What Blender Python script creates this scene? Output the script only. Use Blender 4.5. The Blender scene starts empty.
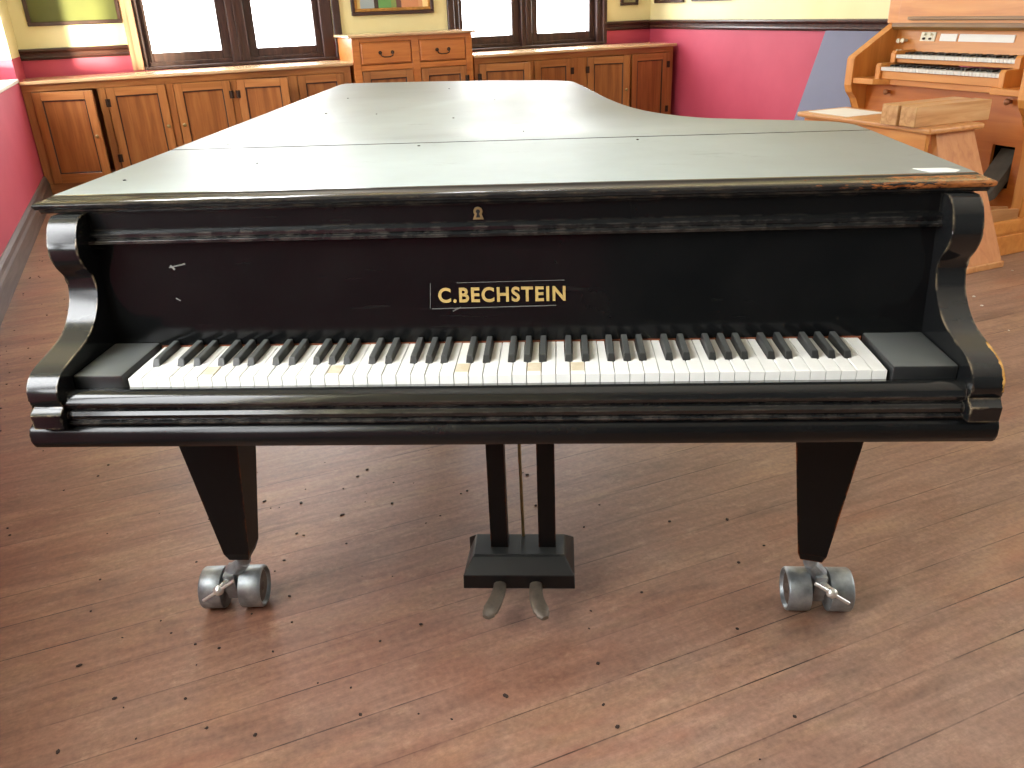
import bpy, bmesh, math, random
from mathutils import Vector, Matrix
random.seed(7)
COL = bpy.context.scene.collection
RY = 0.4555                      # the room is turned against the piano
ROOM = Matrix.Rotation(RY, 4, 'Z')

# ------------------------------------------------------------------ helpers
def tag(o, label=None, cat=None, group=None, kind=None):
    if label: o['label'] = label
    if cat: o['category'] = cat
    if group: o['group'] = group
    if kind: o['kind'] = kind
    return o

def empty(name, loc, rz=0.0, label=None, cat=None, group=None, room=False):
    o = bpy.data.objects.new(name, None); COL.objects.link(o)
    v = Vector(loc)
    if room: v = ROOM @ v; rz += RY
    o.location = v; o.rotation_euler = (0, 0, rz); o.empty_display_size = 0.1
    return tag(o, label, cat, group)

def obj(name, bm, mat, parent=None, loc=(0, 0, 0), rot=(0, 0, 0), room=False, smooth=False, label=None):
    bmesh.ops.recalc_face_normals(bm, faces=bm.faces)
    me = bpy.data.meshes.new(name); bm.to_mesh(me); bm.free()
    if smooth:
        me.polygons.foreach_set('use_smooth', [True] * len(me.polygons))
        me.set_sharp_from_angle(angle=math.radians(35))
    for m in (mat if isinstance(mat, (list, tuple)) else [mat]): me.materials.append(m)
    o = bpy.data.objects.new(name, me); COL.objects.link(o)
    o.parent = parent
    v = Vector(loc); r = list(rot)
    if room: v = ROOM @ v; r[2] += RY
    o.location = v; o.rotation_euler = r
    if label: o['label'] = label
    return o

def struct(name, bm, mat, **k):
    o = obj(name, bm, mat, room=True, **k); o['kind'] = 'structure'; return o

def copy_tree(o, parent=None):
    c = o.copy(); COL.objects.link(c); c.parent = parent
    for ch in o.children: copy_tree(ch, c)
    return c

def NB(): return bmesh.new()

def box(bm, lo, hi, bev=0.0, seg=1, mi=0):
    x0, y0, z0 = lo; x1, y1, z1 = hi
    vs = [bm.verts.new(p) for p in ((x0,y0,z0),(x1,y0,z0),(x1,y1,z0),(x0,y1,z0),(x0,y0,z1),(x1,y0,z1),(x1,y1,z1),(x0,y1,z1))]
    fs = [bm.faces.new([vs[i] for i in f]) for f in ((0,3,2,1),(4,5,6,7),(0,1,5,4),(1,2,6,5),(2,3,7,6),(3,0,4,7))]
    for f in fs: f.material_index = mi
    if bev > 0:
        es = list({e for f in fs for e in f.edges})
        r = bmesh.ops.bevel(bm, geom=es, offset=bev, segments=seg, affect='EDGES', profile=0.5)
        for f in r['faces']: f.material_index = mi
    return bm

def prism(bm, pts, axis, a, b, bev=0.0, seg=2, mi=0):
    """pts: 2-D outline; axis 'x': pts are (y,z), 'y': (x,z), 'z': (x,y)."""
    def P(p, t):
        return {'x': (t, p[0], p[1]), 'y': (p[0], t, p[1]), 'z': (p[0], p[1], t)}[axis]
    va = [bm.verts.new(P(p, a)) for p in pts]; vb = [bm.verts.new(P(p, b)) for p in pts]
    n = len(pts)
    fa = bm.faces.new(va); fb = bm.faces.new(list(reversed(vb)))
    fs = [fa, fb] + [bm.faces.new((va[i], vb[i], vb[(i+1) % n], va[(i+1) % n])) for i in range(n)]
    for f in fs: f.material_index = mi
    if bev > 0:
        es = list(fa.edges) + list(fb.edges)
        bmesh.ops.bevel(bm, geom=es, offset=bev, segments=seg, affect='EDGES', profile=0.5)
    return bm

def cyl(bm, p0, p1, r0, r1=None, seg=16, cap=True, mi=0):
    r1 = r0 if r1 is None else r1
    p0, p1 = Vector(p0), Vector(p1); d = (p1 - p0).normalized()
    u = d.orthogonal().normalized(); w = d.cross(u)
    A = [bm.verts.new(p0 + (u*math.cos(t) + w*math.sin(t))*r0) for t in [2*math.pi*i/seg for i in range(seg)]]
    B = [bm.verts.new(p1 + (u*math.cos(t) + w*math.sin(t))*r1) for t in [2*math.pi*i/seg for i in range(seg)]]
    fs = [bm.faces.new((A[i], A[(i+1) % seg], B[(i+1) % seg], B[i])) for i in range(seg)]
    if cap: fs += [bm.faces.new(list(reversed(A))), bm.faces.new(B)]
    for f in fs: f.material_index = mi
    return bm

def lathe(bm, c, d, prof, seg=24, mi=0):
    """prof: (t along d, radius)"""
    c, d = Vector(c), Vector(d).normalized(); u = d.orthogonal().normalized(); w = d.cross(u)
    rings = []
    for t, r in prof:
        rings.append([bm.verts.new(c + d*t + (u*math.cos(a) + w*math.sin(a))*max(r, 1e-4)) for a in [2*math.pi*i/seg for i in range(seg)]])
    for A, B in zip(rings, rings[1:]):
        for i in range(seg):
            bm.faces.new((A[i], A[(i+1) % seg], B[(i+1) % seg], B[i])).material_index = mi
    bm.faces.new(list(reversed(rings[0]))).material_index = mi; bm.faces.new(rings[-1]).material_index = mi
    return bm

def tube(bm, pts, r, seg=8, mi=0):
    pts = [Vector(p) for p in pts]; rs = r if isinstance(r, (list, tuple)) else [r]*len(pts)
    rings = []; u = None
    for i, p in enumerate(pts):
        d = (pts[min(i+1, len(pts)-1)] - pts[max(i-1, 0)]).normalized()
        u = d.orthogonal().normalized() if u is None else (u - d*u.dot(d)).normalized()
        w = d.cross(u)
        rings.append([bm.verts.new(p + (u*math.cos(a) + w*math.sin(a))*rs[i]) for a in [2*math.pi*k/seg for k in range(seg)]])
    for A, B in zip(rings, rings[1:]):
        for i in range(seg): bm.faces.new((A[i], A[(i+1) % seg], B[(i+1) % seg], B[i])).material_index = mi
    bm.faces.new(list(reversed(rings[0]))); bm.faces.new(rings[-1])
    return bm

def smooth_pts(pts, n=6, closed=False):
    """Catmull-Rom through 2-D points"""
    out = []; N = len(pts)
    for i in range(N if closed else N-1):
        p = [Vector(pts[(i+k) % N] if closed else pts[min(max(i+k, 0), N-1)]) for k in (-1, 0, 1, 2)]
        for j in range(n):
            t = j/n
            out.append(tuple(0.5*((2*p[1]) + (-p[0]+p[2])*t + (2*p[0]-5*p[1]+4*p[2]-p[3])*t*t + (-p[0]+3*p[1]-3*p[2]+p[3])*t**3)))
    if not closed: out.append(tuple(pts[-1]))
    return out

# ------------------------------------------------------------------ materials
class N:
    def __init__(s, name):
        s.m = bpy.data.materials.new(name); s.m.use_nodes = True
        s.t = s.m.node_tree; s.b = s.t.nodes['Principled BSDF']; s.out = s.t.nodes['Material Output']
    def n(s, kind, **k):
        x = s.t.nodes.new(kind)
        for a, v in k.items():
            if a in x.inputs: x.inputs[a].default_value = v
            else: setattr(x, a, v)
        return x
    def l(s, a, b): s.t.links.new(a, b)
    def coord(s, scale=(1, 1, 1), kind='Object'):
        c = s.n('ShaderNodeTexCoord'); m = s.n('ShaderNodeMapping'); m.inputs['Scale'].default_value = scale
        s.l(c.outputs[kind], m.inputs['Vector']); return m.outputs['Vector']
    def noise(s, vec, scale, detail=4, rough=0.55, dist=0.0):
        x = s.n('ShaderNodeTexNoise'); x.inputs['Scale'].default_value = scale; x.inputs['Detail'].default_value = detail
        x.inputs['Roughness'].default_value = rough; x.inputs['Distortion'].default_value = dist
        s.l(vec, x.inputs['Vector']); return x.outputs['Fac']
    def ramp(s, fac, stops, interp='LINEAR'):
        r = s.n('ShaderNodeValToRGB'); e = r.color_ramp.elements; r.color_ramp.interpolation = interp
        while len(e) < len(stops): e.new(0.5)
        for k, (p, c) in enumerate(stops):
            e[k].position = p; e[k].color = (*c, 1) if len(c) == 3 else c
        s.l(fac, r.inputs['Fac']); return r.outputs['Color']
    def mix(s, fac, a, b, blend='MIX'):
        x = s.n('ShaderNodeMix', data_type='RGBA', blend_type=blend)
        for v, i in ((fac, 0), (a, 6), (b, 7)):
            if hasattr(v, 'links'): s.l(v, x.inputs[i])
            elif i == 0: x.inputs[0].default_value = v
            else: x.inputs[i].default_value = (*v, 1)
        return x.outputs[2]
    def math(s, op, a, b=None, clamp=False):
        x = s.n('ShaderNodeMath', operation=op); x.use_clamp = clamp
        for v, i in ((a, 0), (b, 1)):
            if v is None: continue
            if hasattr(v, 'links'): s.l(v, x.inputs[i])
            else: x.inputs[i].default_value = v
        return x.outputs[0]
    def set(s, **k):
        for a, v in k.items():
            i = s.b.inputs[a.replace('_', ' ')]
            if hasattr(v, 'links'): s.l(v, i)
            else: i.default_value = (*v, 1) if isinstance(v, tuple) and len(v) == 3 else v
        return s.m
    def bump(s, h, strength=0.2, dist=0.002):
        b = s.n('ShaderNodeBump'); b.inputs['Strength'].default_value = strength; b.inputs['Distance'].default_value = dist
        s.l(h, b.inputs['Height']); s.l(b.outputs['Normal'], s.b.inputs['Normal'])
    def edge(s, radius):
        """0..1 mask at sharp edges"""
        bv = s.n('ShaderNodeBevel', samples=4); bv.inputs['Radius'].default_value = radius
        g = s.n('ShaderNodeNewGeometry'); d = s.n('ShaderNodeVectorMath', operation='DOT_PRODUCT')
        s.l(bv.outputs['Normal'], d.inputs[0]); s.l(g.outputs['Normal'], d.inputs[1])
        return s.math('SUBTRACT', 1.0, d.outputs['Value'], True)

def srgb(r, g, b):
    f = lambda c: (c/255/12.92) if c/255 <= 0.04045 else ((c/255+0.055)/1.055)**2.4
    return (f(r), f(g), f(b))

def plain(name, c, rough=0.5, metal=0.0, var=0.12, scale=12, spec=0.5):
    q = N(name); f = q.noise(q.coord(), scale)
    q.set(Base_Color=q.ramp(f, [(0.3, tuple(x*(1-var) for x in c)), (0.7, tuple(min(1, x*(1+var)) for x in c))]), Roughness=rough, Metallic=metal, Specular_IOR_Level=spec)
    return q.m

def lacquer(name, base=0.012, rough=0.22, dust=0.0, wear=0.35, wear_col=(110, 100, 88), orange=False, dust_top=0.0, coat=0.0, rvar=0.1, top_pow=2.0, spec=0.5, ior=1.5, bare=False, smudge=False, wscale=34, dust_col=(146, 150, 146)):
    q = N(name); v = q.coord()
    fine = q.noise(v, 9, 8, 0.65); blot = q.noise(v, 2.2, 5, 0.6); streak = q.noise(q.coord((2.0, 26, 26)), 3, 6, 0.6)
    col = q.ramp(fine, [(0.3, (base*0.75, base*0.85, base*0.9)), (0.75, (base*1.5, base*1.5, base*1.5))])
    g = q.n('ShaderNodeNewGeometry'); sp = q.n('ShaderNodeSeparateXYZ'); q.l(g.outputs['Normal'], sp.inputs[0])
    up = q.math('POWER', q.math('MAXIMUM', sp.outputs['Z'], 0.0), top_pow)
    dm = q.math('ADD', q.math('MULTIPLY', up, dust_top), dust)
    dm = q.math('MULTIPLY', dm, q.math('ADD', q.math('MULTIPLY', blot, 0.9), 0.55), True)
    col = q.mix(dm, col, srgb(*dust_col))
    if smudge:
        sm = q.ramp(q.noise(q.coord((1.4, 5, 5)), 3.1, 8, 0.75, 0.5), [(0.60, (0, 0, 0)), (0.72, (1, 1, 1))])
        col = q.mix(q.math('MULTIPLY', sm, 0.45), col, srgb(40, 44, 42))
    # fine scratches
    sc = q.ramp(streak, [(0.66, (0, 0, 0)), (0.76, (1, 1, 1))])
    col = q.mix(q.math('MULTIPLY', sc, 0.04), col, srgb(120, 116, 108))
    if wear > 0:
        e = q.edge(0.006)
        mk = q.math('MULTIPLY', q.math('MULTIPLY', e, 5.0, True), q.ramp(q.noise(v, wscale, 6, 0.7), [(0.45, (0, 0, 0)), (0.62, (1, 1, 1))]))
        col = q.mix(q.math('MULTIPLY', mk, wear), col, srgb(*wear_col))
    if orange:      # bare wood where the lacquer has come off the nose of the lid
        c = q.n('ShaderNodeTexCoord'); s2 = q.n('ShaderNodeSeparateXYZ'); q.l(c.outputs['Object'], s2.inputs[0])
        X, Y_, Z = s2.outputs
        band = q.math('MULTIPLY', q.math('LESS_THAN', q.math('ABSOLUTE', q.math('SUBTRACT', Z, 0.9785)), 0.0065), q.math('LESS_THAN', Y_, 0.2))
        amt = q.n('ShaderNodeMapRange'); q.l(X, amt.inputs['Value'])
        amt.inputs['From Min'].default_value = 0.2; amt.inputs['From Max'].default_value = 0.78; amt.inputs['To Min'].default_value = -0.18; amt.inputs['To Max'].default_value = 0.27
        nz = q.noise(q.coord((20, 20, 90)), 2.6, 8, 0.78)
        mk = q.math('MULTIPLY', band, q.math('GREATER_THAN', q.math('ADD', nz, amt.outputs[0]), 0.67))
        col = q.mix(mk, col, q.ramp(q.noise(v, 60), [(0.3, srgb(96, 52, 22)), (0.7, srgb(178, 112, 62))]))
    if bare:        # knocked corner of the arm, down to the wood
        c = q.n('ShaderNodeTexCoord'); s2 = q.n('ShaderNodeSeparateXYZ'); q.l(c.outputs['Object'], s2.inputs[0])
        X, Y_, Z = s2.outputs
        mk = q.math('MULTIPLY', q.math('GREATER_THAN', q.math('ADD', X, q.math('MULTIPLY', q.noise(v, 70, 5, 0.7), 0.012)), 0.7655), q.math('LESS_THAN', q.math('ABSOLUTE', q.math('SUBTRACT', Z, 0.731)), 0.026))
        mk = q.math('MULTIPLY', mk, q.math('LESS_THAN', Y_, 0.02))
        col = q.mix(mk, col, q.ramp(q.noise(v, 60), [(0.3, srgb(140, 92, 40)), (0.7, srgb(214, 170, 96))]))
    rg = q.math('ADD', q.math('MULTIPLY', blot, rvar), rough - rvar*0.5)
    rg = q.math('ADD', rg, q.math('MULTIPLY', dm, 0.12))
    q.set(Base_Color=col, Roughness=rg, Coat_Weight=coat, Coat_Roughness=0.08, Specular_IOR_Level=spec, IOR=ior)
    q.bump(q.noise(v, 60, 3), 0.04, 0.001)
    return q.m

def wood(name, dark, mid, light, axis='x', rough=0.38, scale=1.0, wear=0.0, coat=0.1):
    q = N(name); st = {'x': (1.2, 16, 16), 'y': (16, 1.2, 16), 'z': (16, 16, 1.2)}[axis]
    v = q.coord(tuple(a*scale for a in st)); f = q.noise(v, 1.6, 7, 0.6, 0.6); blot = q.noise(q.coord(), 1.7, 3)
    col = q.ramp(f, [(0.28, dark), (0.5, mid), (0.75, light)])
    col = q.mix(q.math('MULTIPLY', blot, 0.35), col, dark)
    if wear:
        e = q.edge(0.006); col = q.mix(q.math('MULTIPLY', q.math('MULTIPLY', e, 4.0, True), wear), col, tuple(x*0.25 for x in dark))
    q.set(Base_Color=col, Roughness=rough, Coat_Weight=coat, Coat_Roughness=0.25)
    q.bump(f, 0.08, 0.001)
    return q.m

M = {}
M['black'] = lacquer('black_lacquer', 0.006, 0.22, 0.0, 0.35, dust_top=0.05)
M['lid'] = lacquer('dusty_black_lid', 0.012, 0.44, 0.0, 0.55, (120, 108, 92), orange=True, dust_top=0.85, top_pow=60.0, ior=1.8, dust_col=(180, 194, 194), smudge=True)
M['lidedge'] = lacquer('lid_moulding', 0.008, 0.15, 0.0, 0.3, (150, 130, 104), orange=True, spec=0.25)
M['fall'] = lacquer('polished_black_fallboard', 0.004, 0.13, 0.0, 0.0, rvar=0.06, spec=0.2)
M['panel'] = lacquer('black_front_panel', 0.004, 0.25, 0.0, 0.2, spec=0.2)
M['cheek'] = lacquer('black_cheek', 0.006, 0.17, 0.0, 0.75, (170, 150, 120), dust_top=0.06, bare=True)
M['keyslip'] = lacquer('black_keyslip', 0.006, 0.14, 0.0, 0.3, (140, 130, 120), dust_top=0.02)
M['legworn'] = lacquer('chipped_black_leg', 0.003, 0.45, 0.0, 1.0, (190, 104, 40), spec=0.2, wscale=11)
M['bed'] = lacquer('black_keybed', 0.005, 0.24, 0.0, 0.45, (150, 130, 110), spec=0.25)
M['leg'] = lacquer('black_leg', 0.003, 0.45, 0.0, 0.3, (176, 98, 42), spec=0.2)
M['lyre'] = lacquer('black_lyre', 0.004, 0.42, 0.0, 0.3, (120, 116, 108), dust_top=0.10, spec=0.3)
M['block'] = lacquer('black_key_block', 0.012, 0.3, 0.0, 0.4, dust_top=0.35)
M['ivory'] = plain('white_key', srgb(228, 228, 223), 0.22, var=0.03, scale=40)
q = N('ivory_bare_wood'); c = q.n('ShaderNodeTexCoord'); s_ = q.n('ShaderNodeSeparateXYZ'); q.l(c.outputs['Object'], s_.inputs[0])
mk = q.math('MULTIPLY', q.math('LESS_THAN', s_.outputs[1], 0.046), q.math('GREATER_THAN', s_.outputs[1], 0.012))
q.set(Base_Color=q.mix(q.math('MULTIPLY', mk, q.ramp(q.noise(q.coord(), 60), [(0.2, (0.55,)*3), (0.6, (1, 1, 1))])), srgb(236, 234, 226), srgb(200, 186, 158)), Roughness=0.3); M['ivory_worn'] = q.m
M['ebony'] = lacquer('black_key', 0.006, 0.4, 0.0, 0.3, (130, 130, 128), dust_top=0.22)
M['felt'] = plain('red_felt', srgb(122, 66, 38), 0.9)
M['gold'] = plain('gold_leaf', srgb(184, 158, 96), 0.42, 0.35, 0.15, 90)
M['brass'] = plain('old_brass', srgb(150, 132, 92), 0.38, 0.8, 0.25, 40)
M['pedal'] = plain('dull_pedal', srgb(104, 94, 82), 0.5, 0.3, 0.25, 40)
M['zinc'] = plain('galvanised_steel', srgb(146, 152, 154), 0.48, 0.75, 0.35, 30)
M['steel'] = plain('worn_steel', srgb(206, 206, 200), 0.35, 0.7, 0.1, 60)
M['zincdark'] = plain('rusty_hub', srgb(92, 80, 70), 0.7, 0.3, 0.35, 50)
M['hole'] = plain('dark_hole', (0.004, 0.004, 0.004), 0.9)
M['mark'] = plain('scratch_grey', srgb(92, 92, 88), 0.6)
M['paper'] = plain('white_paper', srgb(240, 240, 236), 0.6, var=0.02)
oak = (srgb(134, 82, 40), srgb(166, 108, 58), srgb(188, 130, 76))
M['cab'] = wood('cabinet_pine', *oak, axis='x', wear=0.5)
M['cabz'] = wood('cabinet_pine_upright', *oak, axis='z', wear=0.5)
M['cabp'] = wood('cabinet_panel', srgb(122, 72, 34), srgb(150, 92, 46), srgb(172, 114, 62), axis='z')
M['top'] = wood('cabinet_worktop', srgb(176, 138, 98), srgb(210, 176, 134), srgb(230, 206, 172), axis='x', rough=0.25, coat=0.5)
M['chest'] = wood('chest_pine', srgb(168, 96, 42), srgb(198, 122, 58), srgb(216, 146, 76), axis='x', wear=0.5)
oo = (srgb(190, 118, 52), srgb(212, 142, 68), srgb(226, 162, 86))
M['organ'] = wood('organ_oak', *oo, axis='y', scale=0.8, wear=0.25)
M['organz'] = wood('organ_oak_upright', *oo, axis='z', scale=0.8, wear=0.25)
M['pelmet'] = wood('pelmet_oak', srgb(104, 74, 36), srgb(140, 104, 56), srgb(160, 124, 72), axis='y')
M['organk'] = wood('organ_knee_panel', srgb(164, 88, 30), srgb(188, 108, 40), srgb(202, 124, 52), axis='y', scale=0.6)
M['bench'] = wood('bench_wood', srgb(184, 122, 66), srgb(206, 146, 86), srgb(220, 168, 108), axis='y', wear=0.3)
M['benchz'] = wood('bench_panel_wood', srgb(176, 110, 56), srgb(196, 130, 70), srgb(208, 148, 88), axis='z', wear=0.2, rough=0.55, coat=0.0)
M['beam'] = wood('planed_block', srgb(168, 116, 64), srgb(206, 158, 102), srgb(226, 188, 136), axis='x', wear=0.15)
M['window'] = wood('window_frame_brown', srgb(34, 18, 16), srgb(58, 34, 30), srgb(84, 54, 46), axis='z', rough=0.45)
M['trimsunlit'] = wood('window_casing_sunlit', srgb(130, 90, 66), srgb(170, 126, 98), srgb(190, 150, 120), axis='z')
M['dado'] = wood('dado_rail_brown', srgb(34, 16, 14), srgb(60, 30, 24), srgb(92, 52, 40), axis='x', rough=0.35)
M['skirting'] = wood('baseboard_grey_brown', srgb(58, 48, 46), srgb(84, 72, 70), srgb(112, 100, 96), axis='y', rough=0.5)
M['ledge'] = plain('white_sill_paint', srgb(228, 224, 214), 0.5, var=0.05)
M['ceiling'] = plain('ceiling_paint', srgb(226, 222, 208), 0.8, var=0.03, scale=2)
M['gilt'] = plain('gilt_frame', srgb(176, 128, 62), 0.4, 0.4, 0.25, 30)
M['frame'] = plain('dark_picture_frame', srgb(58, 34, 28), 0.4, var=0.2)
M['olive'] = plain('olive_board', srgb(88, 92, 40), 0.7, var=0.15, scale=3)
M['bluegrey'] = plain('blue_grey_board', srgb(90, 92, 118), 0.55, var=0.05, scale=3)
M['shoe'] = plain('grey_rubber', srgb(74, 70, 60), 0.7, var=0.25, scale=20)
M['iron'] = plain('dark_iron', srgb(62, 46, 38), 0.45, 0.6, 0.2, 40)
M['knob'] = plain('copper_brown_knob', srgb(150, 96, 58), 0.4, 0.3)
M['natural'] = wood('pedal_key_wood', srgb(150, 100, 56), srgb(190, 140, 90), srgb(212, 170, 120), axis='x')
M['plate'] = plain('cream_plate', srgb(232, 226, 200), 0.4, var=0.04)
M['debris'] = plain('dark_debris', srgb(46, 32, 26), 0.8, var=0.3, scale=90)
M['flake'] = plain('white_flake', srgb(232, 228, 220), 0.8, var=0.05)

# wall paint: cream above the dado rail, pink below it
q = N('wall_paint'); c = q.n('ShaderNodeTexCoord'); s_ = q.n('ShaderNodeSeparateXYZ'); q.l(c.outputs['Object'], s_.inputs[0])
nz = q.noise(q.coord(), 1.3, 5); fz = q.noise(q.coord(), 25, 4)
pink = q.ramp(nz, [(0.3, srgb(178, 62, 86)), (0.7, srgb(194, 78, 102))]); cream = q.ramp(nz, [(0.3, srgb(226, 216, 162)), (0.7, srgb(236, 228, 182))])
q.set(Base_Color=q.mix(q.math('GREATER_THAN', s_.outputs[2], 1.03), pink, cream), Roughness=0.6); q.bump(fz, 0.05, 0.002); M['wall'] = q.m

M['wallgrey'] = plain('unseen_wall_grey', srgb(92, 96, 98), 0.8, var=0.05, scale=2)
# framed images: bands painted for a mirror's reflections, and a faded print
q = N('reflection_bands'); c = q.n('ShaderNodeTexCoord'); s_ = q.n('ShaderNodeSeparateXYZ'); q.l(c.outputs['Generated'], s_.inputs[0])
q.set(Base_Color=q.ramp(s_.outputs[0], [(0.0, srgb(214, 188, 120)), (0.05, srgb(158, 172, 178)), (0.24, srgb(58, 44, 30)), (0.30, srgb(96, 150, 78)), (0.48, srgb(120, 142, 70)), (0.55, srgb(92, 48, 36)), (0.62, srgb(196, 130, 84)), (0.86, srgb(206, 150, 98)), (0.92, srgb(240, 214, 150))], 'CONSTANT'), Roughness=0.25); M['bands'] = q.m
M['print'] = plain('faded_print', srgb(150, 140, 104), 0.4, var=0.3, scale=5)

# glass
q = N('window_glass'); q.t.nodes.remove(q.b); tr = q.n('ShaderNodeBsdfTransparent'); gl = q.n('ShaderNodeBsdfGlossy'); gl.inputs['Roughness'].default_value = 0.03
mx = q.n('ShaderNodeMixShader'); mx.inputs[0].default_value = 0.05; q.l(tr.outputs[0], mx.inputs[1]); q.l(gl.outputs[0], mx.inputs[2]); q.l(mx.outputs[0], q.out.inputs[0]); M['glass'] = q.m

# floor boards, running along the back wall
q = N('floor_boards'); W = 0.123
c = q.n('ShaderNodeTexCoord'); s_ = q.n('ShaderNodeSeparateXYZ'); q.l(c.outputs['Object'], s_.inputs[0]); X, Y_, Z = s_.outputs
row = q.math('FLOOR', q.math('DIVIDE', q.math('ADD', Y_, 40.118), W)); fr = q.math('FRACT', q.math('DIVIDE', q.math('ADD', Y_, 40.118), W))
wn = q.n('ShaderNodeTexWhiteNoise', noise_dimensions='1D'); q.l(row, wn.inputs['W'])
xs = q.math('ADD', q.math('DIVIDE', X, 7.7), q.math('MULTIPLY', wn.outputs['Value'], 5.0)); xi = q.math('FLOOR', xs); xf = q.math('FRACT', xs)
cv = q.n('ShaderNodeCombineXYZ'); q.l(row, cv.inputs[0]); q.l(xi, cv.inputs[1])
w2 = q.n('ShaderNodeTexWhiteNoise', noise_dimensions='2D'); q.l(cv.outputs[0], w2.inputs['Vector'])
off = q.n('ShaderNodeCombineXYZ'); q.l(q.math('MULTIPLY', w2.outputs['Value'], 30.0), off.inputs[0])
ad = q.n('ShaderNodeVectorMath', operation='ADD'); q.l(q.coord((1.6, 16, 1)), ad.inputs[0]); q.l(off.outputs[0], ad.inputs[1])
grain = q.noise(ad.outputs[0], 2.0, 8, 0.65, 0.8)
big = q.noise(q.coord((1, 1.6, 1)), 0.9, 5, 0.6); mid = q.noise(q.coord(), 4.5, 6, 0.65); fine = q.noise(q.coord(), 70, 4, 0.7)
red = q.ramp(grain, [(0.25, srgb(112, 76, 60)), (0.55, srgb(134, 93, 74)), (0.85, srgb(154, 112, 92))])
tan = q.ramp(grain, [(0.25, srgb(118, 94, 80)), (0.55, srgb(142, 114, 98)), (0.85, srgb(164, 136, 116))])
fac = q.math('ADD', q.math('ADD', q.math('MULTIPLY', big, 0.9), q.math('MULTIPLY', mid, 0.55)), q.math('MULTIPLY', q.math('SUBTRACT', X, 0.6), 0.10))
col = q.mix(q.ramp(fac, [(0.48, (0, 0, 0)), (0.86, (1, 1, 1))]), red, tan)
col = q.mix(0.5, col, q.mix(w2.outputs['Value'], tuple(x for x in (0.80, 0.78, 0.78)), (1.0, 0.98, 0.96)), 'MULTIPLY')
worn = q.ramp(q.noise(q.coord((0.8, 3.5, 1)), 1.3, 8, 0.72), [(0.50, (0, 0, 0)), (0.70, (1, 1, 1))])
col = q.mix(q.math('MULTIPLY', worn, 0.55), col, srgb(180, 146, 112))
dirt = q.ramp(q.noise(q.coord((1, 2.2, 1)), 2.1, 7, 0.7), [(0.53, (0, 0, 0)), (0.72, (1, 1, 1))])
col = q.mix(q.math('MULTIPLY', dirt, 0.5), col, srgb(64, 50, 44))
seam = q.math('LESS_THAN', fr, 0.024)
spk = q.ramp(fine, [(0.3, (0.84,)*3), (0.7, (1.26,)*3)]); col = q.mix(1.0, col, spk, 'MULTIPLY')
scuff = q.ramp(q.noise(q.coord((1, 1.7, 1)), 11, 9, 0.8), [(0.55, (0, 0, 0)), (0.75, (1, 1, 1))])
col = q.mix(q.math('MULTIPLY', scuff, 0.45), col, srgb(196, 166, 136))
grime = q.ramp(q.noise(q.coord((1.0, 1.4, 1)), 7.3, 9, 0.8), [(0.58, (0, 0, 0)), (0.74, (1, 1, 1))])
col = q.mix(q.math('MULTIPLY', grime, 0.4), col, srgb(84, 62, 52))
rs = q.ramp(q.noise(q.coord((0.6, 2.0, 1)), 1.7, 6, 0.65), [(0.55, (0, 0, 0)), (0.72, (1, 1, 1))])
col = q.mix(q.math('MULTIPLY', rs, 0.4), col, srgb(156, 90, 68))
sn = q.ramp(q.noise(q.coord((1, 1, 1)), 2.6, 5, 0.65), [(0.42, (0.08,)*3), (0.66, (1.0,)*3)])
col = q.mix(q.math('MULTIPLY', seam, sn), col, srgb(38, 24, 18))
rg = q.math('ADD', q.math('MULTIPLY', mid, 0.22), 0.30); rg = q.math('ADD', rg, q.math('MULTIPLY', fine, 0.06))
q.set(Base_Color=col, Roughness=rg, Specular_IOR_Level=0.45)
q.bump(q.math('SUBTRACT', q.math('MULTIPLY', grain, 0.3), q.math('MULTIPLY', seam, 1.0)), 0.18, 0.003); M['floor'] = q.m

# ------------------------------------------------------------------ the room (room axes: X along back wall, Y towards it)
XL, XR, YB, YF, ZC = -1.267, 4.6, 6.97, -3.4, 3.1
bm = NB(); box(bm, (XL-0.4, YF, -0.1), (XR+0.3, YB+0.4, 0)); struct('floor', bm, M['floor'])
bm = NB(); box(bm, (XL-0.4, YF, ZC), (XR+0.3, YB+0.4, ZC+0.1)); struct('ceiling', bm, M['ceiling'])

def wall_with_holes(bm, axis, a0, a1, t0, t1, holes, z1=ZC):
    """axis 'x': wall runs along X between a0,a1, thickness t0..t1 in Y (and the other way round for 'y')."""
    def b(p0, p1, z0, z1_):
        if p1-p0 < 1e-4 or z1_-z0 < 1e-4: return
        if axis == 'x': box(bm, (p0, t0, z0), (p1, t1, z1_))
        else: box(bm, (t0, p0, z0), (t1, p1, z1_))
    cur = a0
    for h0, h1, z0, z2 in holes:
        b(cur, h0, 0, z1); b(h0, h1, 0, z0); b(h0, h1, z2, z1); cur = h1
    b(cur, a1, 0, z1)

WT = 2.65                                           # window heads
W1 = (-0.365, 1.275, 0.885, WT); W2 = (2.43, 4.04, 0.885, WT)
bm = NB(); wall_with_holes(bm, 'x', XL-0.4, XR+0.3, YB, YB+0.35, [W1, W2]); struct('wall_back', bm, M['wall'])
WL = [(-0.9, 0.7, 0.89, WT), (4.6, 6.36, 0.89, WT)]
bm = NB(); wall_with_holes(bm, 'y', YF, YB, XL-0.4, XL, WL); struct('wall_left', bm, M['wall'])
bm = NB(); box(bm, (XL-0.4, YF-0.3, 0), (XR+0.3, YF, ZC)); struct('added_wall_front', bm, M['wallgrey'])  # unseen wall, added and kept grey to darken reflections in the fallboard
bm = NB(); wall_with_holes(bm, 'y', YF, YB, XR, XR+0.3, [(-2.6, 0.6, 0.89, WT)]); struct('wall_right', bm, M['wall'])

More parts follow.
